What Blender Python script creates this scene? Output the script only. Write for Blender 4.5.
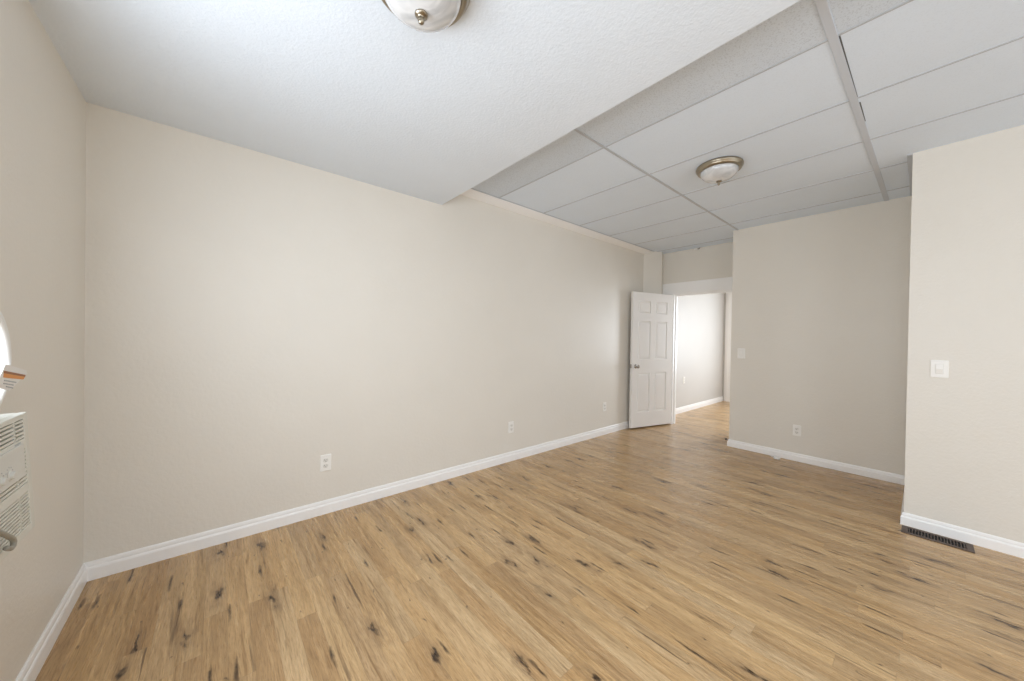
import bpy, bmesh, math, random
from mathutils import Vector, Matrix

random.seed(4)
S = bpy.context.scene
COL = S.collection
for o in list(bpy.data.objects):
    bpy.data.objects.remove(o)

# ------------------------------------------------------------------ camera
YAW, PIT, ROL, FPX = 0.8679, -0.008, 0.0161, 347.87
Fw = Vector((math.cos(YAW)*math.cos(PIT), math.sin(YAW)*math.cos(PIT), math.sin(PIT)))
Rt = Vector((math.sin(YAW), -math.cos(YAW), 0))
Up = Rt.cross(Fw)
R2 = Rt*math.cos(ROL) + Up*math.sin(ROL)
U2 = -Rt*math.sin(ROL) + Up*math.cos(ROL)
cam_d = bpy.data.cameras.new('camera')
cam = bpy.data.objects.new('camera', cam_d)
COL.objects.link(cam)
M = Matrix((R2, U2, -Fw)).transposed().to_4x4()
M.translation = Vector((0.5176, 0.0, 1.29))
cam.matrix_world = M
cam_d.sensor_fit = 'HORIZONTAL'
cam_d.sensor_width = 36.0
cam_d.lens = 36.0*FPX/1024.0
cam_d.clip_start = 0.02
cam_d.clip_end = 200
S.camera = cam

# ------------------------------------------------------------------ world / light / exposure
wd = bpy.data.worlds.new('sky'); S.world = wd; wd.use_nodes = True
bg = wd.node_tree.nodes['Background']
bg.inputs[0].default_value = (0.80, 0.90, 1.0, 1)
bg.inputs[1].default_value = 1.5
S.view_settings.view_transform = 'Standard'
S.view_settings.look = 'None'
S.view_settings.gamma = 1.0
S.view_settings.use_curve_mapping = False
S.view_settings.exposure = 0.0
S.cycles.max_bounces = 12
S.cycles.diffuse_bounces = 8
S.cycles.glossy_bounces = 4
S.cycles.sample_clamp_indirect = 6.0
S.cycles.use_denoising = True


def area(name, loc, direction, w, h, power, color=(1, 1, 1)):
    ld = bpy.data.lights.new(name, 'AREA'); ld.shape = 'RECTANGLE'
    ld.size = w; ld.size_y = h; ld.energy = power; ld.color = color
    o = bpy.data.objects.new(name, ld); COL.objects.link(o)
    o.location = loc
    o.rotation_euler = Vector(direction).to_track_quat('-Z', 'Y').to_euler()
    return o

W, HL, HU = 2.772, 2.455, 2.644
X1, X2, X3, XB = 5.335, 5.86, 4.275, 2.025     # far wall, doorway wall, near right wall, soffit end
YR, YJ, YB = 1.522, 0.067, -4.2                 # recess side, jog side, wall behind the camera
HALL = 8.85

DAY = (0.85, 0.92, 1.0)
TILT = -0.28                     # sky light comes in slanting down
area('daylight_window_1', (1.25, YB+0.42, 1.35), (0, 1, TILT), 1.1, 1.5, 29.0, DAY)
area('daylight_window_2', (3.15, YB+0.42, 1.35), (0, 1, TILT), 1.1, 1.5, 17.0, DAY)
area('daylight_window_3', (0.04, 1.27, 1.62), (1, 0, 0), 0.85, 0.85, 21.0, DAY)
area('fill_light_left_mid', (0.34, 0.08, 1.40), (1, 0, TILT), 1.15, 1.25, 23.0, DAY)  # added fill aimed at the far wall, set at an invented opening
area('fill_light_right', (X3-0.12, -1.85, 1.40), (-1, 0, 0.15), 1.1, 1.3, 5.0, DAY)  # added fill for the left wall and ceiling, out of view
area('fill_light_left_rear', (0.34, -2.40, 1.40), (1, 0, TILT), 1.4, 1.3, 27.0, DAY)  # added fill to even out far wall and ceiling, out of view
area('daylight_hall_window', (7.3, -0.22, 1.4), (0, 1, 0), 1.6, 1.3, 5.0, DAY)
area('daylight_hall_end_window', (HALL-0.03, 1.05, 1.4), (-1, 0, 0), 1.1, 1.4, 84.0, DAY)

# ------------------------------------------------------------------ helpers
def tag(o, label=None, cat=None, group=None, kind=None):
    if label: o['label'] = label
    if cat: o['category'] = cat
    if group: o['group'] = group
    if kind: o['kind'] = kind
    return o

def empty(name, loc, rz=0.0):
    o = bpy.data.objects.new(name, None); COL.objects.link(o)
    o.location = loc; o.rotation_euler = (0, 0, rz)
    o.empty_display_size = 0.05
    return o

def obj(name, bm, mat, parent=None, smooth=False, bevel=0.0, seg=2):
    bmesh.ops.recalc_face_normals(bm, faces=bm.faces)
    me = bpy.data.meshes.new(name); bm.to_mesh(me); bm.free()
    if smooth:
        for p in me.polygons: p.use_smooth = True
    o = bpy.data.objects.new(name, me); COL.objects.link(o)
    if mat: me.materials.append(mat)
    if parent: o.parent = parent
    if bevel > 0:
        m = o.modifiers.new('bevel', 'BEVEL'); m.width = bevel; m.segments = seg
        m.limit_method = 'ANGLE'; m.angle_limit = math.radians(40)
    return o

def struct(name, bm, mat, parent=None, **k):
    o = obj(name, bm, mat, parent, **k)
    if parent is None: o['kind'] = 'structure'
    return o

def NB(): return bmesh.new()

def box(bm, x0, y0, z0, x1, y1, z1):
    vs = [bm.verts.new(p) for p in ((x0,y0,z0),(x1,y0,z0),(x1,y1,z0),(x0,y1,z0),(x0,y0,z1),(x1,y0,z1),(x1,y1,z1),(x0,y1,z1))]
    for f in ((0,3,2,1),(4,5,6,7),(0,1,5,4),(1,2,6,5),(2,3,7,6),(3,0,4,7)):
        bm.faces.new([vs[i] for i in f])
    return bm

def prism(bm, pts, axis_from, axis_to):
    """pts: list of 3D points of a face; extruded by the vector axis_to-axis_from."""
    d = Vector(axis_to) - Vector(axis_from)
    a = [bm.verts.new(p) for p in pts]
    b = [bm.verts.new(Vector(p) + d) for p in pts]
    n = len(pts)
    bm.faces.new(a); bm.faces.new(list(reversed(b)))
    for i in range(n): bm.faces.new((a[i], a[(i+1) % n], b[(i+1) % n], b[i]))
    return bm

def lathe(bm, prof, n=48, M=None):
    """prof: list of (r, z); revolved about z."""
    rings = []
    for r, z in prof:
        if r < 1e-6:
            p = Vector((0, 0, z)); rings.append([bm.verts.new(M @ p if M else p)])
        else:
            ring = []
            for i in range(n):
                a = 2*math.pi*i/n
                p = Vector((r*math.cos(a), r*math.sin(a), z))
                ring.append(bm.verts.new(M @ p if M else p))
            rings.append(ring)
    for a, b in zip(rings, rings[1:]):
        if len(a) == 1 and len(b) == 1: continue
        for i in range(n):
            j = (i+1) % n
            if len(a) == 1: bm.faces.new((a[0], b[i], b[j]))
            elif len(b) == 1: bm.faces.new((a[i], a[j], b[0]))
            else: bm.faces.new((a[i], a[j], b[j], b[i]))
    return bm

def tube(bm, pts, r, n=10, closed=False):
    pts = [Vector(p) for p in pts]; N = len(pts); rings = []
    prev = None
    for i, p in enumerate(pts):
        if closed: t = (pts[(i+1) % N] - pts[i-1]).normalized()
        else: t = (pts[min(i+1, N-1)] - pts[max(i-1, 0)]).normalized()
        ref = prev if prev is not None else (Vector((1, 0, 0)) if abs(t.x) < .9 else Vector((0, 1, 0)))
        u = (ref - t*ref.dot(t)).normalized(); v = t.cross(u); prev = u
        rings.append([bm.verts.new(p + u*r*math.cos(2*math.pi*k/n) + v*r*math.sin(2*math.pi*k/n)) for k in range(n)])
    for i in range(N if closed else N-1):
        a, b = rings[i], rings[(i+1) % N]
        for k in range(n): bm.faces.new((a[k], a[(k+1) % n], b[(k+1) % n], b[k]))
    if not closed:
        bm.faces.new(list(reversed(rings[0]))); bm.faces.new(rings[-1])
    return bm

# ------------------------------------------------------------------ materials
def mat(name, color, rough=0.5, metal=0.0, spec=0.5, bump=None, coat=0.0, coat_rough=0.1):
    m = bpy.data.materials.new(name); m.use_nodes = True
    nt = m.node_tree; b = nt.nodes['Principled BSDF']
    b.inputs['Base Color'].default_value = (*color, 1)
    b.inputs['Roughness'].default_value = rough
    b.inputs['Metallic'].default_value = metal
    b.inputs['Specular IOR Level'].default_value = spec
    b.inputs['Coat Weight'].default_value = coat
    b.inputs['Coat Roughness'].default_value = coat_rough
    # a faint tonal variation so that nothing is a dead flat colour
    tc = nt.nodes.new('ShaderNodeTexCoord')
    n = nt.nodes.new('ShaderNodeTexNoise'); n.inputs['Scale'].default_value = 3.0; n.inputs['Detail'].default_value = 3
    nt.links.new(tc.outputs['Object'], n.inputs['Vector'])
    mx = nt.nodes.new('ShaderNodeMix'); mx.data_type = 'RGBA'
    mx.inputs[6].default_value = (*[c*0.97 for c in color], 1)
    mx.inputs[7].default_value = (*[min(1, c*1.02) for c in color], 1)
    nt.links.new(n.outputs['Fac'], mx.inputs[0]); nt.links.new(mx.outputs[2], b.inputs['Base Color'])
    if bump:
        acc = None
        for sc, st, dist in bump:
            nn = nt.nodes.new('ShaderNodeTexNoise'); nn.inputs['Scale'].default_value = sc
            nn.inputs['Detail'].default_value = 2.5; nn.inputs['Roughness'].default_value = 0.55
            nt.links.new(tc.outputs['Object'], nn.inputs['Vector'])
            bp = nt.nodes.new('ShaderNodeBump'); bp.inputs['Strength'].default_value = st; bp.inputs['Distance'].default_value = dist
            nt.links.new(nn.outputs['Fac'], bp.inputs['Height'])
            if acc: nt.links.new(acc.outputs['Normal'], bp.inputs['Normal'])
            acc = bp
        nt.links.new(acc.outputs['Normal'], b.inputs['Normal'])
    return m

PAINT = (0.775, 0.735, 0.665)
m_wall = mat('greige_satin_wall_paint', PAINT, rough=0.42, spec=0.45, bump=[(55, 0.35, 0.004), (9, 0.10, 0.01)])
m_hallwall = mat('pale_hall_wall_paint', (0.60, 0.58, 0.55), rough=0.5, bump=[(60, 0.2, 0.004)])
m_ceil = mat('white_textured_ceiling_paint', (0.775, 0.835, 0.905), rough=0.85, spec=0.2, bump=[(85, 0.40, 0.005), (30, 0.15, 0.006)])
m_trim = mat("white_semigloss_trim", (0.93, 0.92, 0.905), rough=0.32)
m_door = mat('white_door_paint', (0.88, 0.86, 0.835), rough=0.38)
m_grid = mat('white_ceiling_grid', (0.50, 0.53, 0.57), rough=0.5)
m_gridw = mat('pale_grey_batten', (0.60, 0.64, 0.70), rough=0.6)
m_gap = mat('dark_gap', (0.12, 0.12, 0.12), rough=0.9)
m_plate = mat('white_plastic_plate', (0.90, 0.88, 0.84), rough=0.35)
m_recep = mat('white_receptacle_plastic', (0.80, 0.78, 0.73), rough=0.4)
m_slot = mat('dark_slot', (0.03, 0.03, 0.03), rough=0.8)
m_nickel = mat('brushed_nickel', (0.36, 0.31, 0.235), rough=0.28, metal=1.0)
m_knob = mat('satin_nickel_knob', (0.42, 0.39, 0.36), rough=0.3, metal=1.0)
m_ac = mat('off_white_ac_plastic', (0.72, 0.71, 0.64), rough=0.45)
m_acpanel = mat('pale_control_panel', (0.70, 0.69, 0.64), rough=0.4)
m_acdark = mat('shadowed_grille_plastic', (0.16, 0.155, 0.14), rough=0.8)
m_white = mat('white_plastic', (0.86, 0.86, 0.84), rough=0.3)
m_paper = mat('white_card', (0.85, 0.83, 0.80), rough=0.7)
m_orange = mat('orange_print', (0.75, 0.33, 0.10), rough=0.7)
m_brown = mat('dark_orange_print', (0.34, 0.15, 0.07), rough=0.7)
m_print = mat('grey_print', (0.45, 0.46, 0.47), rough=0.7)
m_hose = mat('grey_hose', (0.34, 0.32, 0.27), rough=0.5)
m_vent = mat('brown_register_metal', (0.10, 0.065, 0.045), rough=0.45, metal=0.4)
m_ventdark = mat('dark_duct', (0.012, 0.01, 0.009), rough=0.9)
m_dark = mat('dark_rubber', (0.10, 0.09, 0.085), rough=0.6)

def tile_mat(name, color, fleck, bump):
    m = mat(name, color, rough=0.8, spec=0.2, bump=[(120, bump, 0.002)])
    nt = m.node_tree; b = nt.nodes['Principled BSDF']
    src = b.inputs['Base Color'].links[0].from_socket
    tc = nt.nodes.new('ShaderNodeTexCoord')
    v = nt.nodes.new('ShaderNodeTexNoise'); v.inputs['Scale'].default_value = 170; v.inputs['Detail'].default_value = 1
    nt.links.new(tc.outputs['Object'], v.inputs['Vector'])
    r = nt.nodes.new('ShaderNodeValToRGB')
    r.color_ramp.elements[0].position = 0.30; r.color_ramp.elements[0].color = (fleck, fleck, fleck, 1)
    r.color_ramp.elements[1].position = 0.48; r.color_ramp.elements[1].color = (1, 1, 1, 1)
    nt.links.new(v.outputs['Fac'], r.inputs[0])
    mu = nt.nodes.new('ShaderNodeMix'); mu.data_type = 'RGBA'; mu.blend_type = 'MULTIPLY'; mu.inputs[0].default_value = 1
    nt.links.new(src, mu.inputs[6]); nt.links.new(r.outputs[0], mu.inputs[7])
    nt.links.new(mu.outputs[2], b.inputs['Base Color'])
    return m
m_tile = tile_mat('lay_in_ceiling_tile', (0.775, 0.855, 0.955), 0.96, 0.10)
m_soffit_shade_tile = tile_mat('speckled_shaded_ceiling_tile', (0.695, 0.76, 0.84), 0.84, 0.35)  # greyer base paints in the soffit's shade; the flecks are tile texture

def frosted():
    m = mat('frosted_glass_dome', (0.80, 0.80, 0.79), rough=0.12, spec=0.6, coat=0.6, coat_rough=0.05)
    nt = m.node_tree; b = nt.nodes['Principled BSDF']
    tc = nt.nodes.new('ShaderNodeTexCoord')
    n = nt.nodes.new('ShaderNodeTexNoise'); n.inputs['Scale'].default_value = 9; n.inputs['Distortion'].default_value = 1.5
    nt.links.new(tc.outputs['Object'], n.inputs['Vector'])
    r = nt.nodes.new('ShaderNodeValToRGB')
    r.color_ramp.elements[0].position = 0.35; r.color_ramp.elements[0].color = (0.50, 0.51, 0.52, 1)
    r.color_ramp.elements[1].position = 0.65; r.color_ramp.elements[1].color = (0.74, 0.74, 0.74, 1)
    nt.links.new(n.outputs['Fac'], r.inputs[0]); nt.links.new(r.outputs[0], b.inputs['Base Color'])
    return m
m_glass = frosted()

def clear_glass():
    m = bpy.data.materials.new('window_glass'); m.use_nodes = True
    nt = m.node_tree; b = nt.nodes['Principled BSDF']
    b.inputs['Base Color'].default_value = (1, 1, 1, 1); b.inputs['Roughness'].default_value = 0.02
    b.inputs['Transmission Weight'].default_value = 1.0; b.inputs['IOR'].default_value = 1.45
    return m
m_pane = clear_glass()

def floor_mat():
    m = bpy.data.materials.new('oak_plank_floor'); m.use_nodes = True
    nt = m.node_tree; N = nt.nodes; L = nt.links
    b = N['Principled BSDF']
    def node(t, **k):
        n = N.new(t)
        for a, v in k.items(): setattr(n, a, v)
        return n
    def math_(op, a, b_=None, c=None, clamp=False):
        n = node('ShaderNodeMath', operation=op); n.use_clamp = clamp
        for i, v in enumerate((a, b_, c)):
            if v is None: continue
            if isinstance(v, (int, float)): n.inputs[i].default_value = v
            else: L.new(v, n.inputs[i])
        return n.outputs[0]
    def comb(x, y, z=0.0):
        n = node('ShaderNodeCombineXYZ')
        for i, v in enumerate((x, y, z)):
            if isinstance(v, (int, float)): n.inputs[i].default_value = v
            else: L.new(v, n.inputs[i])
        return n.outputs[0]
    def ramp(f, *stops):
        n = node('ShaderNodeValToRGB'); cr = n.color_ramp
        while len(cr.elements) < len(stops): cr.elements.new(0.5)
        for e, (p, c) in zip(cr.elements, stops):
            e.position = p; e.color = (*c, 1) if len(c) == 3 else c
        L.new(f, n.inputs[0]); return n.outputs[0]
    def mix(f, a, c, mode='MIX'):
        n = node('ShaderNodeMix', data_type='RGBA', blend_type=mode)
        for i, v in ((0, f), (6, a), (7, c)):
            if isinstance(v, (int, float)): n.inputs[i].default_value = v
            elif isinstance(v, tuple): n.inputs[i].default_value = (*v, 1)
            else: L.new(v, n.inputs[i])
        return n.outputs[2]
    def noise(vec, scale, detail=3, dist=0.0, rough=0.55):
        n = node('ShaderNodeTexNoise'); n.inputs['Scale'].default_value = scale
        n.inputs['Detail'].default_value = detail; n.inputs['Distortion'].default_value = dist
        n.inputs['Roughness'].default_value = rough
        L.new(vec, n.inputs['Vector']); return n.outputs['Fac']
    tc = node('ShaderNodeTexCoord'); sx = node('ShaderNodeSeparateXYZ'); L.new(tc.outputs['Object'], sx.inputs[0])
    X, Y = sx.outputs[0], sx.outputs[1]
    PW, PL = 0.080, 0.92
    u = math_('DIVIDE', X, PW); iu = math_('FLOOR', u); fu = math_('FRACT', u)
    wn = node('ShaderNodeTexWhiteNoise', noise_dimensions='1D'); L.new(iu, wn.inputs['W'])
    v = math_('ADD', math_('DIVIDE', Y, PL), math_('MULTIPLY', wn.outputs['Value'], 7.3))
    iv = math_('FLOOR', v); fv = math_('FRACT', v)
    wn2 = node('ShaderNodeTexWhiteNoise', noise_dimensions='2D'); L.new(comb(iu, iv), wn2.inputs['Vector'])
    rnd = wn2.outputs['Value']
    sc_ = node('ShaderNodeSeparateColor'); L.new(wn2.outputs['Color'], sc_.inputs[0])
    r2, r3 = sc_.outputs[1], sc_.outputs[2]
    # offset the grain per strip
    oy = math_('MULTIPLY', rnd, 37.0); ox = math_('MULTIPLY', r2, 11.0)
    # gentle wander of the grain along the strip
    wob = math_('MULTIPLY', math_('SUBTRACT', noise(comb(math_('ADD', math_('MULTIPLY', X, 4.0), ox), math_('ADD', math_('MULTIPLY', Y, 3.0), oy)), 1.0, 2), 0.5), 0.022)
    Xw = math_('ADD', X, wob)
    gx = math_('ADD', Xw, ox); gy = math_('ADD', Y, oy)
    fine = noise(comb(math_('MULTIPLY', gx, 210.0), math_('MULTIPLY', gy, 14.0)), 1.0, 4, 0.0, 0.7)
    mid = noise(comb(math_('MULTIPLY', gx, 60.0), math_('MULTIPLY', gy, 2.6)), 1.0, 5, 0.3, 0.65)
    broad = noise(comb(math_('MULTIPLY', gx, 12.0), math_('MULTIPLY', gy, 1.1)), 1.0, 3)
    base = ramp(rnd, (0.0, (0.425, 0.285, 0.142)), (0.35, (0.465, 0.322, 0.165)), (0.7, (0.500, 0.352, 0.185)), (1.0, (0.535, 0.388, 0.210)))
    tint = ramp(r3, (0.0, (1.14, 1.05, 0.97)), (0.5, (1.13, 1.07, 1.05)), (1.0, (1.10, 1.07, 1.11)))
    c = mix(1.0, base, tint, 'MULTIPLY')
    c = mix(1.0, c, ramp(broad, (0.28, (0.74, 0.70, 0.64)), (0.5, (1.0, 1.0, 1.0)), (0.75, (1.14, 1.16, 1.18))), 'MULTIPLY')
    c = mix(1.0, c, ramp(mid, (0.28, (0.55, 0.47, 0.38)), (0.42, (0.92, 0.90, 0.87)), (0.55, (1.02, 1.02, 1.02)), (0.7, (1.14, 1.16, 1.18))), 'MULTIPLY')
    c = mix(1.0, c, ramp(fine, (0.3, (0.66, 0.61, 0.55)), (0.5, (0.98, 0.98, 0.98)), (0.7, (1.12, 1.13, 1.14))), 'MULTIPLY')
    # long dark mineral streaks
    st = noise(comb(math_('MULTIPLY', gx, 34.0), math_('MULTIPLY', gy, 1.5)), 1.0, 3, 0.3)
    c = mix(ramp(st, (0.62, (0, 0, 0)), (0.72, (0.85, 0.85, 0.85))), c, (0.12, 0.068, 0.033))
    # knots, stretched along the strip
    def knots(sx_, sy_, seed, r0, r1, thresh, col, amt, warp=0.35):
        kx = math_('ADD', math_('MULTIPLY', X, sx_), seed); ky = math_('ADD', math_('MULTIPLY', Y, sy_), seed*1.7)
        wx = math_('MULTIPLY', math_('SUBTRACT', noise(comb(math_('MULTIPLY', X, 30.0), math_('MULTIPLY', Y, 12.0), seed), 1.0, 3), 0.5), warp)
        wy = math_('MULTIPLY', math_('SUBTRACT', noise(comb(math_('MULTIPLY', X, 30.0), math_('MULTIPLY', Y, 12.0), seed+5), 1.0, 3), 0.5), warp)
        vo = node('ShaderNodeTexVoronoi', voronoi_dimensions='2D', feature='F1'); vo.inputs['Scale'].default_value = 1.0
        L.new(comb(math_('ADD', kx, wx), math_('ADD', ky, wy)), vo.inputs['Vector'])
        s2 = node('ShaderNodeSeparateColor'); L.new(vo.outputs['Color'], s2.inputs[0])
        on = math_('GREATER_THAN', s2.outputs[0], thresh)
        k = ramp(vo.outputs['Distance'], (r0, (1, 1, 1)), (r1, (0, 0, 0)))
        return math_('MULTIPLY', math_('MULTIPLY', k, on), amt), col
    for a in ((6.5, 1.9, 3.1, 0.03, 0.26, 0.52, (0.22, 0.135, 0.07), 0.60, 0.5),
              (6.5, 1.9, 3.1, 0.01, 0.095, 0.52, (0.022, 0.010, 0.005), 0.97, 0.5),
              (13.0, 1.6, 9.4, 0.01, 0.12, 0.50, (0.030, 0.014, 0.007), 0.95, 0.3),
              (7.0, 3.6, 17.9, 0.00, 0.045, 0.55, (0.04, 0.02, 0.01), 0.85, 0.3)):
        f, col = knots(*a)
        c = mix(f, c, col)
    # seams
    eu = math_('MINIMUM', fu, math_('SUBTRACT', 1.0, fu)); ev = math_('MINIMUM', fv, math_('SUBTRACT', 1.0, fv))
    su = math_('LESS_THAN', eu, 0.012); sv = math_('LESS_THAN', ev, 0.0014)
    seam = math_('MAXIMUM', su, sv)
    c = mix(math_('MULTIPLY', seam, 0.22), c, (0.15, 0.10, 0.06))
    L.new(c, b.inputs['Base Color'])
    rg = ramp(mid, (0.3, (0.31, 0.31, 0.31)), (0.7, (0.25, 0.25, 0.25)))
    L.new(rg, b.inputs['Roughness'])
    b.inputs['Specular IOR Level'].default_value = 0.5
    h = math_('SUBTRACT', math_('MULTIPLY', fine, 0.5), math_('MULTIPLY', seam, 0.8))
    bp = node('ShaderNodeBump'); bp.inputs['Strength'].default_value = 0.12; bp.inputs['Distance'].default_value = 0.002
    L.new(h, bp.inputs['Height']); L.new(bp.outputs['Normal'], b.inputs['Normal'])
    return m
m_floor = floor_mat()

# ------------------------------------------------------------------ shell
struct('floor', box(NB(), -0.15, YB-0.15, -0.10, HALL+0.15, W+0.15, 0.0), m_floor)
# lower plaster ceiling with its stepped end, and the upper suspended ceiling
struct('ceiling', box(NB(), -0.15, YB-0.15, HL, XB, W+0.15, HU+0.12), m_ceil)
struct('ceiling', box(NB(), XB, YB-0.15, HU, 2.59, W+0.15, HU+0.12), m_soffit_shade_tile)
struct('ceiling', box(NB(), 2.59, YB-0.15, HU, X2+0.12, W+0.15, HU+0.12), m_tile)
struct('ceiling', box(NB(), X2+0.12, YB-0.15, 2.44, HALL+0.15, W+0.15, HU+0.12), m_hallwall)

# long wall (with the hall wall carrying on beyond the doorway)
struct('wall_long', box(NB(), -0.15, W, 0, X2+0.12, W+0.12, HU), m_wall)
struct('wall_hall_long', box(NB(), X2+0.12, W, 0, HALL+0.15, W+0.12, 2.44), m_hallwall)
# corner chase between long wall and doorway wall
struct('wall_chase', prism(NB(), [(5.47, W, 0), (5.70, 2.60, 0), (X2, 2.66, 0), (X2, W, 0)], (0, 0, 0), (0, 0, HU)), m_wall)

# left wall with window opening (the air conditioner sits in it)
WY0, WY1, WZ0, WZ1 = 0.82, 1.72, 0.72, 2.06
bm = NB()
box(bm, -0.15, YB, 0, 0, -3.12, HL); box(bm, -0.15, -1.68, 0, 0, -0.55, HL); box(bm, -0.15, 0.72, 0, 0, WY0, HL)
box(bm, -0.15, -0.55, 0, 0, 0.72, 0.72); box(bm, -0.15, -0.55, 2.08, 0, 0.72, HL)
box(bm, -0.15, -3.12, 0, 0, -1.68, 0.72); box(bm, -0.15, -3.12, 2.08, 0, -1.68, HL); box(bm, -0.15, WY1, 0, 0, W, HL)
box(bm, -0.15, WY0, 0, 0, WY1, WZ0); box(bm, -0.15, WY0, WZ1, 0, WY1, HL)
struct('wall_left', bm, m_wall)
# wall behind the camera with two windows
bm = NB(); zz0, zz1 = 0.45, 2.12
xs = [(-0.15, 0.68), (1.82, 2.58), (3.72, X3+0.0)]
for a, c in xs: box(bm, a, YB-0.15, 0, c, YB, HL if c < XB else HU)
box(bm, 0.68, YB-0.15, 0, 1.82, YB, zz0); box(bm, 0.68, YB-0.15, zz1, 1.82, YB, HL)
box(bm, 2.58, YB-0.15, 0, 3.72, YB, zz0); box(bm, 2.58, YB-0.15, zz1, 3.72, YB, HU)
struct('wall_behind', bm, m_wall)
bm = NB()
box(bm, X3, -1.28, 0, X2+0.12, YJ, HU); box(bm, X3, YB-0.15, 0, X3+0.15, -2.42, HU)
box(bm, X3, -2.42, 0, X3+0.15, -1.28, 0.72); box(bm, X3, -2.42, 2.08, X3+0.15, -1.28, HU)
struct('wall_right', bm, m_wall)
struct('wall_far', box(NB(), X1, YJ, 0, X2+0.12, YR, HU), m_wall)
# doorway wall: opening y 1.65 .. 2.46, z 0 .. 2.0
DY0, DY1, DZ = 1.655, 2.490, 2.0
bm = NB()
box(bm, X2, YR, 0, X2+0.12, DY0, HU); box(bm, X2, DY1, 0, X2+0.12, W, HU); box(bm, X2, DY0, DZ, X2+0.12, DY1, HU)
struct('wall_doorway', bm, m_wall)
# hall shell
bm = NB()
box(bm, HALL, -0.4, 0, HALL+0.12, 0.48, 2.44); box(bm, HALL, 1.62, 0, HALL+0.12, W, 2.44)
box(bm, HALL, 0.48, 0, HALL+0.12, 1.62, 0.68); box(bm, HALL, 0.48, 2.12, HALL+0.12, 1.62, 2.44)
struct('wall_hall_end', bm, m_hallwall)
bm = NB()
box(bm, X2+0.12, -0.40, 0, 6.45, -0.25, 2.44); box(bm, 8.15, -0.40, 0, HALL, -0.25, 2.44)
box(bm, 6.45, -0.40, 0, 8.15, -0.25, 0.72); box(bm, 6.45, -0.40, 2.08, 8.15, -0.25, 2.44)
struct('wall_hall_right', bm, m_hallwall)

# windows (frame, sash bars, pane); only their daylight reaches the picture
def window(n, c0, c1, z0, z1, plane, axis, out):
    """axis 'x': opening runs along x in plane y=plane; axis 'y': runs along y in plane x=plane; out = sign toward outdoors"""
    def bx(bm, a0, a1, d0, d1, q0, q1):
        d0, d1 = sorted((plane + out*d0, plane + out*d1))
        if axis == 'x': box(bm, a0, d0, q0, a1, d1, q1)
        else: box(bm, d0, a0, q0, d1, a1, q1)
    bm = NB(); f = 0.05
    bx(bm, c0, c0+f, 0.05, 0.12, z0, z1); bx(bm, c1-f, c1, 0.05, 0.12, z0, z1)
    bx(bm, c0+f, c1-f, 0.05, 0.12, z0, z0+f); bx(bm, c0+f, c1-f, 0.05, 0.12, z1-f, z1)
    mid = (z0+z1)/2
    bx(bm, c0+f, c1-f, 0.05, 0.12, mid-0.025, mid+0.025)
    o = struct('window_%d' % n, bm, m_trim)
    bm = NB(); bx(bm, c0+f, c1-f, 0.083, 0.087, z0+f, mid-0.025); bx(bm, c0+f, c1-f, 0.083, 0.087, mid+0.025, z1-f)
    obj('pane', bm, m_pane, o)
    bm = NB(); g = 0.07
    bx(bm, c0-g, c0, -0.018, 0, z0-g, z1+g); bx(bm, c1, c1+g, -0.018, 0, z0-g, z1+g)
    bx(bm, c0, c1, -0.018, 0, z1, z1+g); bx(bm, c0, c1, -0.018, 0, z0-g, z0)
    obj('casing', bm, m_trim, o)
window(1, 0.68, 1.82, zz0, zz1, YB, 'x', -1)
window(2, 2.58, 3.72, zz0, zz1, YB, 'x', -1)
window(5, -2.42, -1.28, 0.72, 2.08, X3, 'y', 1)  # unseen window added to carry the right-hand fill light
window(8, -0.55, 0.72, 0.72, 2.08, 0.0, 'y', -1)  # unseen window added so more light reaches the far wall
window(7, -3.12, -1.68, 0.72, 2.08, 0.0, 'y', -1)  # unseen window added to carry the rear left fill light
window(6, 0.48, 1.62, 0.68, 2.12, HALL, 'y', 1)
window(4, 6.45, 8.15, 0.72, 2.08, -0.25, 'x', -1)
# window above the air conditioner
bm = NB(); f = 0.045
box(bm, -0.12, WY0, 1.10, -0.05, WY0+f, WZ1); box(bm, -0.12, WY1-f, 1.10, -0.05, WY1, WZ1)
box(bm, -0.12, WY0+f, WZ1-f, -0.05, WY1-f, WZ1); box(bm, -0.12, WY0+f, 1.10, -0.05, WY1-f, 1.10+f)
w3 = struct('window_3', bm, m_trim)
obj('pane', box(NB(), -0.087, WY0+f, 1.10+f, -0.083, WY1-f, WZ1-f), m_pane, w3)
bm = NB()
box(bm, -0.12, WY0, WZ0, -0.07, WY0+0.17, 1.10); box(bm, -0.12, 1.59, WZ0, -0.07, WY1, 1.10)
obj('side_panel', bm, m_trim, w3)

# ------------------------------------------------------------------ suspended ceiling grid
TY0, TY1, TYP = 0.283, 1.472, 2.675            # batten, tee, perimeter angle
TX = [2.59, 3.20, 3.81, 4.42, 5.03, 5.64]
bm = NB(); t = 0.004
box(bm, XB, TY1-0.010, HU-t, X2, TY1+0.010, HU)
box(bm, XB, TYP-0.008, HU-t, X2, TYP+0.008, HU)
box(bm, XB, -0.95-0.012, HU-t, X3, -0.95+0.012, HU); box(bm, XB, -2.182, HU-t, X3, -2.158, HU); box(bm, XB, -3.402, HU-t, X3, -3.378, HU)
for x in TX:
    for a, c in ((YB, -3.402), (-3.378, -2.182), (-2.158, -0.962), (-0.938, TY0-0.0), (TY0+0.0, TY1-0.010), (TY1+0.010, TYP-0.008)):
        if x > X3 and a < YJ:
            if c < YJ: continue
            a = YJ
        if x > X1 and a < YR:
            if c < YR: continue
            a = YR
        box(bm, x-0.006, a, HU-t+0.0005, x+0.006, c, HU)
g1 = struct('trim_1', bm, m_grid)
bm = NB()
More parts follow.
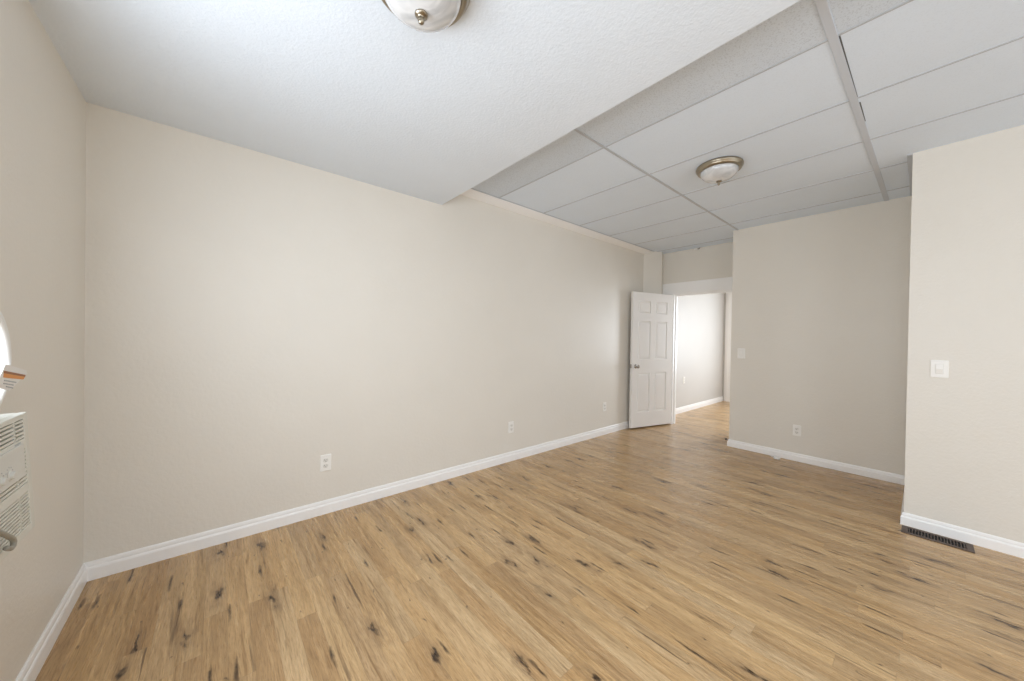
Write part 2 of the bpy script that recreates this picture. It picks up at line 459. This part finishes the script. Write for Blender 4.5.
prism(bm, [(XB, 0.270, HU), (XB, 0.304, HU), (X1, 0.258, HU), (X1, 0.224, HU)], (0, 0, 0), (0, 0, -0.005))
box(bm, X3, YJ, HU-0.006, X1, YJ+0.028, HU)
struct('trim_2', bm, m_gridw, bevel=0.002)
# open gap beside the batten where the tiles sit a little short
bm = NB()
prism(bm, [(2.60, 0.2565, HU), (2.60, 0.2625, HU), (3.19, 0.254, HU), (3.19, 0.252, HU)], (0, 0, 0), (0, 0, -0.0015)); prism(bm, [(3.26, 0.2475, HU), (3.26, 0.2525, HU), (3.52, 0.2490, HU), (3.52, 0.2460, HU)], (0, 0, 0), (0, 0, -0.0015))
struct('trim_3', bm, m_gap)
# sloped wall moulding along the top of the long wall
bm = NB()
prism(bm, [(XB, W, HU), (XB, TYP+0.008, HU), (XB, TYP+0.008, HU-0.010), (XB, W-0.012, HU-0.046), (XB, W, HU-0.046)], (XB, 0, 0), (5.58, 0, 0))
struct('trim_4', bm, m_trim)

# ------------------------------------------------------------------ baseboards
def baseboard(name, p0, p1, nrm, m0=0, m1=0, h=0.095):
    p0, p1, nrm = Vector((*p0, 0)), Vector((*p1, 0)), Vector((*nrm, 0))
    d = (p1-p0).normalized()
    prof = [(0, 0), (0.015, 0), (0.015, h*0.62), (0.0125, h*0.70), (0.0095, h*0.74), (0.0095, h*0.84), (0.0075, h*0.94), (0.004, h), (0, h)]
    bm = NB(); A = []; B = []
    for t_, z in prof:
        A.append(bm.verts.new(p0 + nrm*t_ + d*(m0*t_) + Vector((0, 0, z))))
        B.append(bm.verts.new(p1 + nrm*t_ - d*(m1*t_) + Vector((0, 0, z))))
    n = len(prof)
    bm.faces.new(A); bm.faces.new(list(reversed(B)))
    for i in range(n): bm.faces.new((A[i], A[(i+1) % n], B[(i+1) % n], B[i]))
    return struct(name, bm, m_trim)
baseboard('baseboard_long', (0, W), (5.47, W), (0, -1), 1, 0)
baseboard('baseboard_left', (0, W), (0, YB), (1, 0), 1, 1)
baseboard('baseboard_behind', (0, YB), (X3, YB), (0, 1), 1, 1)
baseboard('baseboard_right', (X3, YB), (X3, YJ), (-1, 0), 1, -1, 0.088)
baseboard('baseboard_jog', (X3, YJ), (X1, YJ), (0, 1), -1, 1, 0.084)
baseboard('baseboard_far', (X1, YJ), (X1, YR), (-1, 0), 1, -1, 0.084)
baseboard('baseboard_recess', (X1, YR), (X2, YR), (0, 1), -1, 0, 0.084)
baseboard('baseboard_hall_long', (X2+0.12, W), (HALL, W), (0, -1), 0, 1, 0.10)
baseboard('baseboard_hall_end', (HALL, W-0.10), (HALL, -0.25), (-1, 0), 0, 1, 0.10)

# ------------------------------------------------------------------ door frame
bm = NB()
box(bm, X2-0.018, YR+0.001, DZ, X2, 2.655, 2.165)                       # wide flat head board
box(bm, X2-0.018, YR+0.001, 0, X2, DY0+0.004, DZ)                       # right casing
box(bm, X2-0.018, DY1-0.004, 0, X2, 2.655, DZ)                          # left casing
o = struct('trim_5', bm, m_trim, bevel=0.002)
bm = NB()
box(bm, X2, DY0, 0, X2+0.12, DY0+0.018, DZ); box(bm, X2, DY1-0.018, 0, X2+0.12, DY1, DZ)
box(bm, X2, DY0+0.018, DZ-0.018, X2+0.12, DY1-0.018, DZ)
box(bm, X2+0.05, DY0+0.018, 0, X2+0.085, DY0+0.030, DZ-0.018); box(bm, X2+0.05, DY1-0.030, 0, X2+0.085, DY1-0.018, DZ-0.018)
box(bm, X2+0.05, DY0+0.030, DZ-0.030, X2+0.085, DY1-0.030, DZ-0.018)
struct('trim_6', bm, m_trim)
# door frame in the far corner of the hall
bm = NB()
box(bm, HALL-0.018, 2.45, 0, HALL, W-0.03, 2.44); box(bm, HALL-0.03, 2.50, 0, HALL-0.018, 2.54, 2.44); box(bm, HALL-0.03, 2.68, 0, HALL-0.018, 2.71, 2.44)
struct('trim_7', bm, m_trim)

# ------------------------------------------------------------------ six-panel door
P0 = Vector((5.040, 2.679, 0)); P1 = Vector((5.808, 2.468, 0))
LW = (P1-P0).length; TH = 0.035; ZB, ZT = 0.022, 1.978
door = empty('door_1', (P1.x, P1.y, 0), math.atan2((P0-P1).y, (P0-P1).x))
tag(door, kind='structure')
# local frame: +x from hinge to free edge; visible face at local y=0 facing +y_local (towards the room)
# with rotation near 163 deg local +y points to -y world: towards the camera
def panel_door():
    bm = NB()
    st, mu = 0.112, 0.100
    pw = (LW - 2*st - mu)/2
    xs_ = [0, st, st+pw, st+pw+mu, st+2*pw+mu, LW]
    zs_ = [ZB, 0.237, 0.808, 1.005, 1.562, 1.675, 1.855, ZT]
    holes = {(i, j) for i in (1, 3) for j in (1, 3, 5)}
    rings = ((0.0, 0.0), (0.003, -0.015), (0.015, -0.015), (0.022, -0.006), (0.045, -0.003))
    for side in (0, 1):
        yf = 0.0 if side == 0 else -TH
        sg = 1 if side == 0 else -1
        def P(x, z, dep=0.0): return bm.verts.new((x, yf + sg*dep, z))
        for i in range(5):
            for j in range(7):
                x0, x1, z0, z1 = xs_[i], xs_[i+1], zs_[j], zs_[j+1]
                if (i, j) in holes:
                    prev = None
                    for ins, dep in rings:
                        cur = [P(x0+ins, z0+ins, dep), P(x1-ins, z0+ins, dep), P(x1-ins, z1-ins, dep), P(x0+ins, z1-ins, dep)]
                        if prev:
                            for k in range(4): bm.faces.new((prev[k], prev[(k+1) % 4], cur[(k+1) % 4], cur[k]))
                        prev = cur
                    bm.faces.new(prev)
                else:
                    bm.faces.new([P(x0, z0), P(x1, z0), P(x1, z1), P(x0, z1)])
    # edges
    for (x0, z0, x1, z1) in ((0, ZB, LW, ZB), (0, ZT, LW, ZT), (0, ZB, 0, ZT), (LW, ZB, LW, ZT)):
        bm.faces.new([bm.verts.new(p) for p in ((x0, 0, z0), (x1, 0, z1), (x1, -TH, z1), (x0, -TH, z0))])
    bmesh.ops.remove_doubles(bm, verts=bm.verts, dist=1e-5)
    return bm
obj('leaf', panel_door(), m_door, door)
def knob_mesh(sign, proj=1.0):
    bm = NB()
    M_ = Matrix.Translation((LW-0.070, 0 if sign > 0 else -TH, 0.908)) @ Matrix.Rotation(-sign*math.pi/2, 4, 'X')
    lathe(bm, [(0, 0), (0.030, 0), (0.032, 0.003), (0.030, 0.007), (0.016, 0.010), (0.011, 0.014), (0.011, 0.014+0.012*proj),
               (0.018, 0.016+0.018*proj), (0.0255, 0.018+0.026*proj), (0.0265, 0.018+0.034*proj), (0.022, 0.018+0.042*proj), (0.012, 0.018+0.046*proj), (0, 0.018+0.047*proj)], 32, M_)
    return bm
obj('knob', knob_mesh(1), m_knob, door, smooth=True)
obj('knob', knob_mesh(-1, 0.35), m_knob, door, smooth=True)
obj('latch_plate', box(NB(), LW-0.0005, -TH+0.006, 0.88, LW+0.0015, -0.006, 0.936), m_knob, door)
for z in (0.24, 1.0, 1.76):
    bm = NB(); box(bm, -0.002, -TH+0.004, z-0.045, 0.0005, -0.002, z+0.045)
    lathe(bm, [(0, z-0.046), (0.0065, z-0.046), (0.0065, z+0.046), (0, z+0.046)], 14, Matrix.Translation((-0.006, -TH-0.002, 0)))
    obj('hinge', bm, m_knob, door)

# ------------------------------------------------------------------ ceiling lamps
def ceiling_lamp(x, y, zc, label):
    t_ = empty('ceiling_lamp', (x, y, zc))
    tag(t_, label, 'ceiling light', 'flush mount dome ceiling lamps')
    bm = lathe(NB(), [(0.0, 0), (0.150, 0), (0.158, -0.004), (0.161, -0.012), (0.160, -0.020), (0.154, -0.026),
                      (0.152, -0.031), (0.149, -0.038), (0.142, -0.043), (0.1275, -0.043), (0.126, -0.036), (0.0, -0.036)], 72)
    obj('rim', bm, m_nickel, t_, smooth=True)
    prof = []
    for i in range(15):
        a = math.pi/2*i/14
        prof.append((0.1285*math.cos(a)**0.9 if i < 14 else 0.0, -0.040 - 0.076*math.sin(a)))
    obj('dome', lathe(NB(), prof, 72), m_glass, t_, smooth=True)
    f = obj('finial', lathe(NB(), [(0, -0.114), (0.017, -0.115), (0.021, -0.118), (0.020, -0.122), (0.013, -0.125), (0.008, -0.128),
                                   (0.009, -0.133), (0.0105, -0.138), (0.009, -0.144), (0.004, -0.149), (0, -0.150)], 28), m_nickel, t_, smooth=True)
    return t_
ceiling_lamp(1.017, 1.073, HL, 'frosted dome ceiling lamp on the lower plaster ceiling, cut by the top of the picture')
ceiling_lamp(3.471, 1.040, HU, 'frosted dome ceiling lamp with nickel rim under the tiled ceiling')

# ------------------------------------------------------------------ wall plates
def rounded_plate(bm, w, h, d, y0=0.0, r=0.006, cx=0.0, cz=0.0):
    """plate in the local x-z plane, front toward -y"""
    pts = []
    for (sx, sz, a0) in ((1, 1, 0), (-1, 1, 90), (-1, -1, 180), (1, -1, 270)):
        for k in range(5):
            a = math.radians(a0 + 22.5*k)
            pts.append((cx + sx*(w/2-r) + r*math.cos(a), cz + sz*(h/2-r) + r*math.sin(a)))
    A = [bm.verts.new((x, y0, z)) for x, z in pts]
    B = [bm.verts.new((x, y0-d*0.55, z)) for x, z in pts]
    k = 1 - 2*0.0025/w
    C_ = [bm.verts.new((cx+(x-cx)*k, y0-d, cz+(z-cz)*k)) for x, z in pts]
    n = len(pts)
    bm.faces.new(A); bm.faces.new(list(reversed(C_)))
    for i in range(n):
        j = (i+1) % n
        bm.faces.new((A[i], A[j], B[j], B[i])); bm.faces.new((B[i], B[j], C_[j], C_[i]))
    return bm

def wall_outlet(loc, rz, label, group='duplex wall outlets'):
    t_ = empty('wall_outlet', loc, rz); tag(t_, label, 'outlet', group)
    obj('cover_plate', rounded_plate(NB(), 0.072, 0.118, 0.006), m_plate, t_)
    for s in (-1, 1):
        bm = NB(); rounded_plate(bm, 0.034, 0.029, 0.003, -0.0055, 0.011, 0, s*0.020)
        r = obj('receptacle', bm, m_recep, t_)
        bm = NB()
        box(bm, -0.0085, -0.0092, s*0.020-0.001, -0.0060, -0.0080, s*0.020+0.008)
        box(bm, 0.0060, -0.0092, s*0.020-0.0005, 0.0080, -0.0080, s*0.020+0.0070)
        lathe(bm, [(0, 0), (0.0026, 0), (0.0026, 0.0012), (0, 0.0012)], 12, Matrix.Translation((0, -0.0080, s*0.020-0.0075)) @ Matrix.Rotation(math.pi/2, 4, 'X'))
        obj('slots', bm, m_slot, r)
    bm = NB(); lathe(bm, [(0, 0), (0.003, 0), (0.0025, 0.0012), (0, 0.0015)], 12, Matrix.Translation((0, -0.0058, 0)) @ Matrix.Rotation(math.pi/2, 4, 'X'))
    obj('screw', bm, m_recep, t_)
    return t_
EASTROT = -math.pi/2      # local -y -> world -x
wall_outlet((1.121, W, 0.366), 0, 'white duplex outlet low on the long wall, nearest of the three on that wall')
wall_outlet((2.872, W, 0.352), 0, 'white duplex outlet low near the middle of the long wall')
wall_outlet((4.528, W, 0.373), 0, 'white duplex outlet low on the long wall just left of the open door')
wall_outlet((X1, 0.868, 0.331), EASTROT, 'white duplex outlet low on the far wall, right of the doorway')
wall_outlet((6.945, W, 0.575), 0, 'white outlet on the bright wall seen through the doorway')

def light_switch(loc, rz, label):
    t_ = empty('light_switch', loc, rz); tag(t_, label, 'light switch', 'wall light switches')
    obj('cover_plate', rounded_plate(NB(), 0.080, 0.120, 0.006), m_plate, t_)
    bm = NB(); rounded_plate(bm, 0.036, 0.068, 0.0015, -0.0057, 0.003)
    obj('bezel', bm, m_recep, t_)
    bm = NB()
    prism(bm, [(-0.0155, -0.0065, -0.031), (-0.0155, -0.0065, 0.031), (-0.0155, -0.0085, 0.031), (-0.0155, -0.0125, 0.0), (-0.0155, -0.0085, -0.031)], (-0.0155, 0, 0), (0.0155, 0, 0))
    obj('rocker', bm, m_plate, t_, bevel=0.0008)
    return t_
light_switch((X1, 1.410, 1.145), EASTROT, 'white light switch on the far wall beside the doorway')
light_switch((X3, -0.077, 1.124), EASTROT, 'white rocker light switch on the near right wall above the floor register')

# ------------------------------------------------------------------ floor register
VX0, VX1, VY0, VY1 = 4.105, 4.245, -0.232, 0.074
reg = empty('floor_register', ((VX0+VX1)/2, (VY0+VY1)/2, 0))
tag(reg, 'brown slotted metal floor register at the foot of the right wall', 'floor vent')
hx, hy = (VX1-VX0)/2, (VY1-VY0)/2
bm = NB(); e = 0.026; ey = 0.030
box(bm, -hx, -hy, 0.0, hx, -hy+ey, 0.005); box(bm, -hx, hy-ey, 0.0, hx, hy, 0.005)
box(bm, -hx, -hy+ey, 0.0, -hx+e, hy-ey, 0.005); box(bm, hx-e, -hy+ey, 0.0, hx, hy-ey, 0.005)
obj('frame', bm, m_vent, reg, bevel=0.0015)
obj('duct', box(NB(), -hx+e, -hy+ey, 0.0, hx-e, hy-ey, 0.0008), m_ventdark, reg)
bm = NB(); nsl = 18
for i in range(nsl):
    y = -hy+ey + (i+0.5)*(2*hy-2*ey)/nsl
    prism(bm, [(-hx+e, y-0.0020, 0.0045), (-hx+e, y+0.0018, 0.0045), (-hx+e, y+0.0034, 0.0012), (-hx+e, y-0.0004, 0.0012)], (-hx+e, 0, 0), (hx-e, 0, 0))
obj('louvers', bm, m_vent, reg)

# ------------------------------------------------------------------ air conditioner in the left window
AY0, AY1, AZ0, AZ1 = 1.00, 1.580, 0.748, 1.066
ac = empty('air_conditioner', (0.0, (AY0+AY1)/2, AZ0))
tag(ac, 'off white window air conditioner with louvered front at the left edge of the picture', 'air conditioner')
def L_(y): return y - (AY0+AY1)/2
def Z_(z): return z - AZ0
FT, FB = 0.122, 0.137          # front face x at top and bottom (it leans out a little)
def fx(z): return FB + (FT-FB)*(z-AZ0)/(AZ1-AZ0)
bm = NB()
DEP = 0.014
# casing: shell behind the front, then front frame members leaving grille openings
prism(bm, [(-0.10, L_(AY0), Z_(AZ0)), (fx(AZ0)-DEP, L_(AY0), Z_(AZ0)), (fx(AZ1)-DEP, L_(AY0), Z_(AZ1)), (-0.10, L_(AY0), Z_(AZ1))], (0, L_(AY0), 0), (0, L_(AY1-0.004), 0))
obj('body', bm, m_ac, ac)
def fr(bm, y0, y1, z0, z1, d0=DEP, out=0.0):
    """block on the leaning front between (y0,z0)-(y1,z1)"""
    prism(bm, [(fx(z0)-d0, L_(y0), Z_(z0)), (fx(z0)+out, L_(y0), Z_(z0)), (fx(z1)+out, L_(y0), Z_(z1)), (fx(z1)-d0, L_(y0), Z_(z1))], (0, L_(y0), 0), (0, L_(y1), 0))
# vertical leaning edge: taper the side so the foot is a little wider, as on the photograph
bm = NB()
G1 = (1.000, 1.052); G2 = (0.880, 0.972); G3 = (0.768, 0.856)      # louver, middle grille, lower grille
ye = AY1
fr(bm, ye-0.026, ye, AZ0, AZ1); fr(bm, AY0, AY0+0.02, AZ0, AZ1)
fr(bm, AY0+0.02, ye-0.026, G1[1], AZ1); fr(bm, AY0+0.02, ye-0.026, G2[1], G1[0])
fr(bm, AY0+0.02, ye-0.026, G3[1], G2[0]); fr(bm, AY0+0.02, ye-0.026, AZ0, G3[0])
for g in (G1, G2, G3): fr(bm, 1.498, 1.506, g[0], g[1], DEP, -0.001)
obj('front_frame', bm, m_ac, ac, bevel=0.0015)
bm = NB()
fr(bm, AY0+0.02, ye-0.026, G1[0], G1[1], DEP, -0.011); fr(bm, AY0+0.02, ye-0.026, G2[0], G2[1], DEP, -0.011); fr(bm, AY0+0.02, ye-0.026, G3[0], G3[1], DEP, -0.011)
obj('grille_back', bm, m_acdark, ac)
def slats(g, n, thick, y0, y1):
    bm = NB()
    for i in range(n):
        z = g[0] + (i+0.5)*(g[1]-g[0])/n
        fr(bm, y0, y1, z-thick/2, z+thick/2, 0.011, -0.001)
    return bm
obj('louvers', slats(G1, 5, 0.0055, AY0+0.02, ye-0.026), m_ac, ac)
obj('middle_grille', slats(G2, 9, 0.0058, AY0+0.02, ye-0.026), m_ac, ac)
obj('lower_grille', slats(G3, 10, 0.0052, AY0+0.02, ye-0.026), m_ac, ac)
bm = NB(); fr(bm, 1.20, 1.530, 0.905, 0.990, 0.004, 0.004)
cp = obj('control_panel', bm, m_acpanel, ac, bevel=0.002)
bm = NB(); fr(bm, 1.492, 1.525, 0.992, 0.995, 0.001, 0.0006)
obj('badge', bm, m_print, ac)
for yy in (1.438, 1.39, 1.34):
    bm = NB()
    Mk = Matrix.Translation((fx(0.93)+0.004, L_(yy), Z_(0.932))) @ Matrix.Rotation(math.pi/2, 4, 'Y')
    lathe(bm, [(0, 0), (0.013, 0), (0.0132, 0.001), (0.012, 0.002), (0.0095, 0.003), (0.009, 0.008), (0.008, 0.009), (0, 0.009)], 28, Mk)
    k_ = obj('dial', bm, m_acpanel, cp, smooth=False)
    # dial ring print
    bm = NB()
    for q in range(9):
        a = math.radians(-120 + 30*q)
        yk, zk = yy + 0.0205*math.sin(a), 0.932 + 0.0205*math.cos(a)
        fr(bm, yk-0.0012, yk+0.0012, zk-0.0012, zk+0.0012, 0, 0.0045)
    obj('dial_marks', bm, m_print, cp)
# coiled power cord resting on top of the unit, with its warning card
bm = NB()
for k, (dr, dx, dy) in enumerate(((0, 0, 0), (-0.006, -0.014, -0.004), (-0.014, 0.004, -0.006), (-0.020, -0.012, -0.004))):
    R_ = 0.142 + dr
    cyc, czc, cxc = 1.398 + dy, AZ1 + 0.001 + 0.150 - (0 if dr == 0 else 0.004), 0.098 + dx
    R_ = min(R_, 0.150-0.009)
    pts = [(cxc, L_(cyc + R_*math.cos(2*math.pi*i/64)), Z_(czc + R_*math.sin(2*math.pi*i/64))) for i in range(64)]
    tube(bm, pts, 0.0095, 10, closed=True)
crd = obj('power_cord', bm, m_white, ac, smooth=True)
tag(crd, 'white power cord coiled on top of the unit')
def card(name, pts, mt, parent, lift=0.0):
    bm = NB(); x = 0.129 + lift
    prism(bm, [(x, L_(y), Z_(z)) for y, z in pts], (0, 0, 0), (0.0009, 0, 0))
    return obj(name, bm, mt, parent)
tg = card('warning_tag', [(1.424, 1.207), (1.544, 1.182), (1.549, 1.173), (1.445, 1.140), (1.370, 1.158)], m_paper, crd)
card('orange_stripe', [(1.413, 1.186), (1.532, 1.166), (1.521, 1.160), (1.411, 1.176)], m_orange, crd, 0.0008)
card('brown_stripe', [(1.414, 1.192), (1.536, 1.1705), (1.532, 1.166), (1.413, 1.186)], m_brown, crd, 0.0008)
for (ya, za, yb, zb) in ((1.415, 1.170, 1.480, 1.158), (1.412, 1.163, 1.465, 1.153), (1.425, 1.154, 1.462, 1.146)):
    card('small_print', [(ya, za), (yb, zb), (yb, zb-0.0025), (ya, za-0.0025)], m_print, crd, 0.0008)
pts = [(0.118, L_(1.27), Z_(0.872)), (0.138, L_(1.285), Z_(0.864)), (0.149, L_(1.305), Z_(0.850)), (0.150, L_(1.326), Z_(0.836)), (0.150, L_(1.350), Z_(0.820)),
       (0.150, L_(1.374), Z_(0.804)), (0.150, L_(1.390), Z_(0.793)), (0.150, L_(1.396), Z_(0.783)), (0.150, L_(1.392), Z_(0.775)), (0.150, L_(1.380), Z_(0.774)), (0.150, L_(1.366), Z_(0.781)), (0.150, L_(1.356), Z_(0.787))]
o = obj('hose', tube(NB(), pts, 0.0052, 12), m_hose, ac, smooth=True)
tag(o, 'grey bent hose end hooked in front of the lower grille')

# ------------------------------------------------------------------ small things
ds = empty('door_stop', (X1+0.030, YR+0.0155, 0.068)); tag(ds, 'small dark metal door stop on the baseboard at the doorway corner', 'door stop')
Md = Matrix.Rotation(-math.pi/2, 4, 'X')
obj('base', lathe(NB(), [(0, -0.001), (0.011, -0.001), (0.011, 0.003), (0.006, 0.006), (0, 0.006)], 20, Md), m_knob, ds)
obj('rod', lathe(NB(), [(0, 0.004), (0.0045, 0.004), (0.0045, 0.022), (0, 0.022)], 16, Md), m_knob, ds)
obj('rubber_tip', lathe(NB(), [(0, 0.020), (0.012, 0.020), (0.0135, 0.026), (0.012, 0.034), (0, 0.036)], 20, Md), m_dark, ds)

clip = empty('ceiling_clip', (X2-0.001, 2.165, HU-0.004)); tag(clip, 'tiny white plastic clip where the tiled ceiling meets the wall above the doorway', 'clip')
obj('clip_body', box(NB(), -0.022, -0.022, -0.018, 0.0, 0.022, 0.003), m_white, clip, bevel=0.003)
obj('clip_hook', tube(NB(), [(-0.008, -0.022, -0.010), (-0.010, -0.036, -0.014), (-0.010, -0.048, -0.010), (-0.010, -0.052, 0.0)], 0.005, 8), m_dark, clip, smooth=True)

sc_ = empty('cable_end', (X1-0.075, 1.020, 0)); tag(sc_, 'small white cable end lying on the floor at the foot of the far wall', 'cable')
obj('plug', box(NB(), -0.046, -0.030, 0.001, -0.004, 0.024, 0.024), m_white, sc_, bevel=0.004)
obj('cable', tube(NB(), [(-0.020, 0.020, 0.010), (-0.010, 0.036, 0.007), (0.010, 0.055, 0.006), (0.040, 0.066, 0.006)], 0.0035, 8), m_white, sc_, smooth=True)
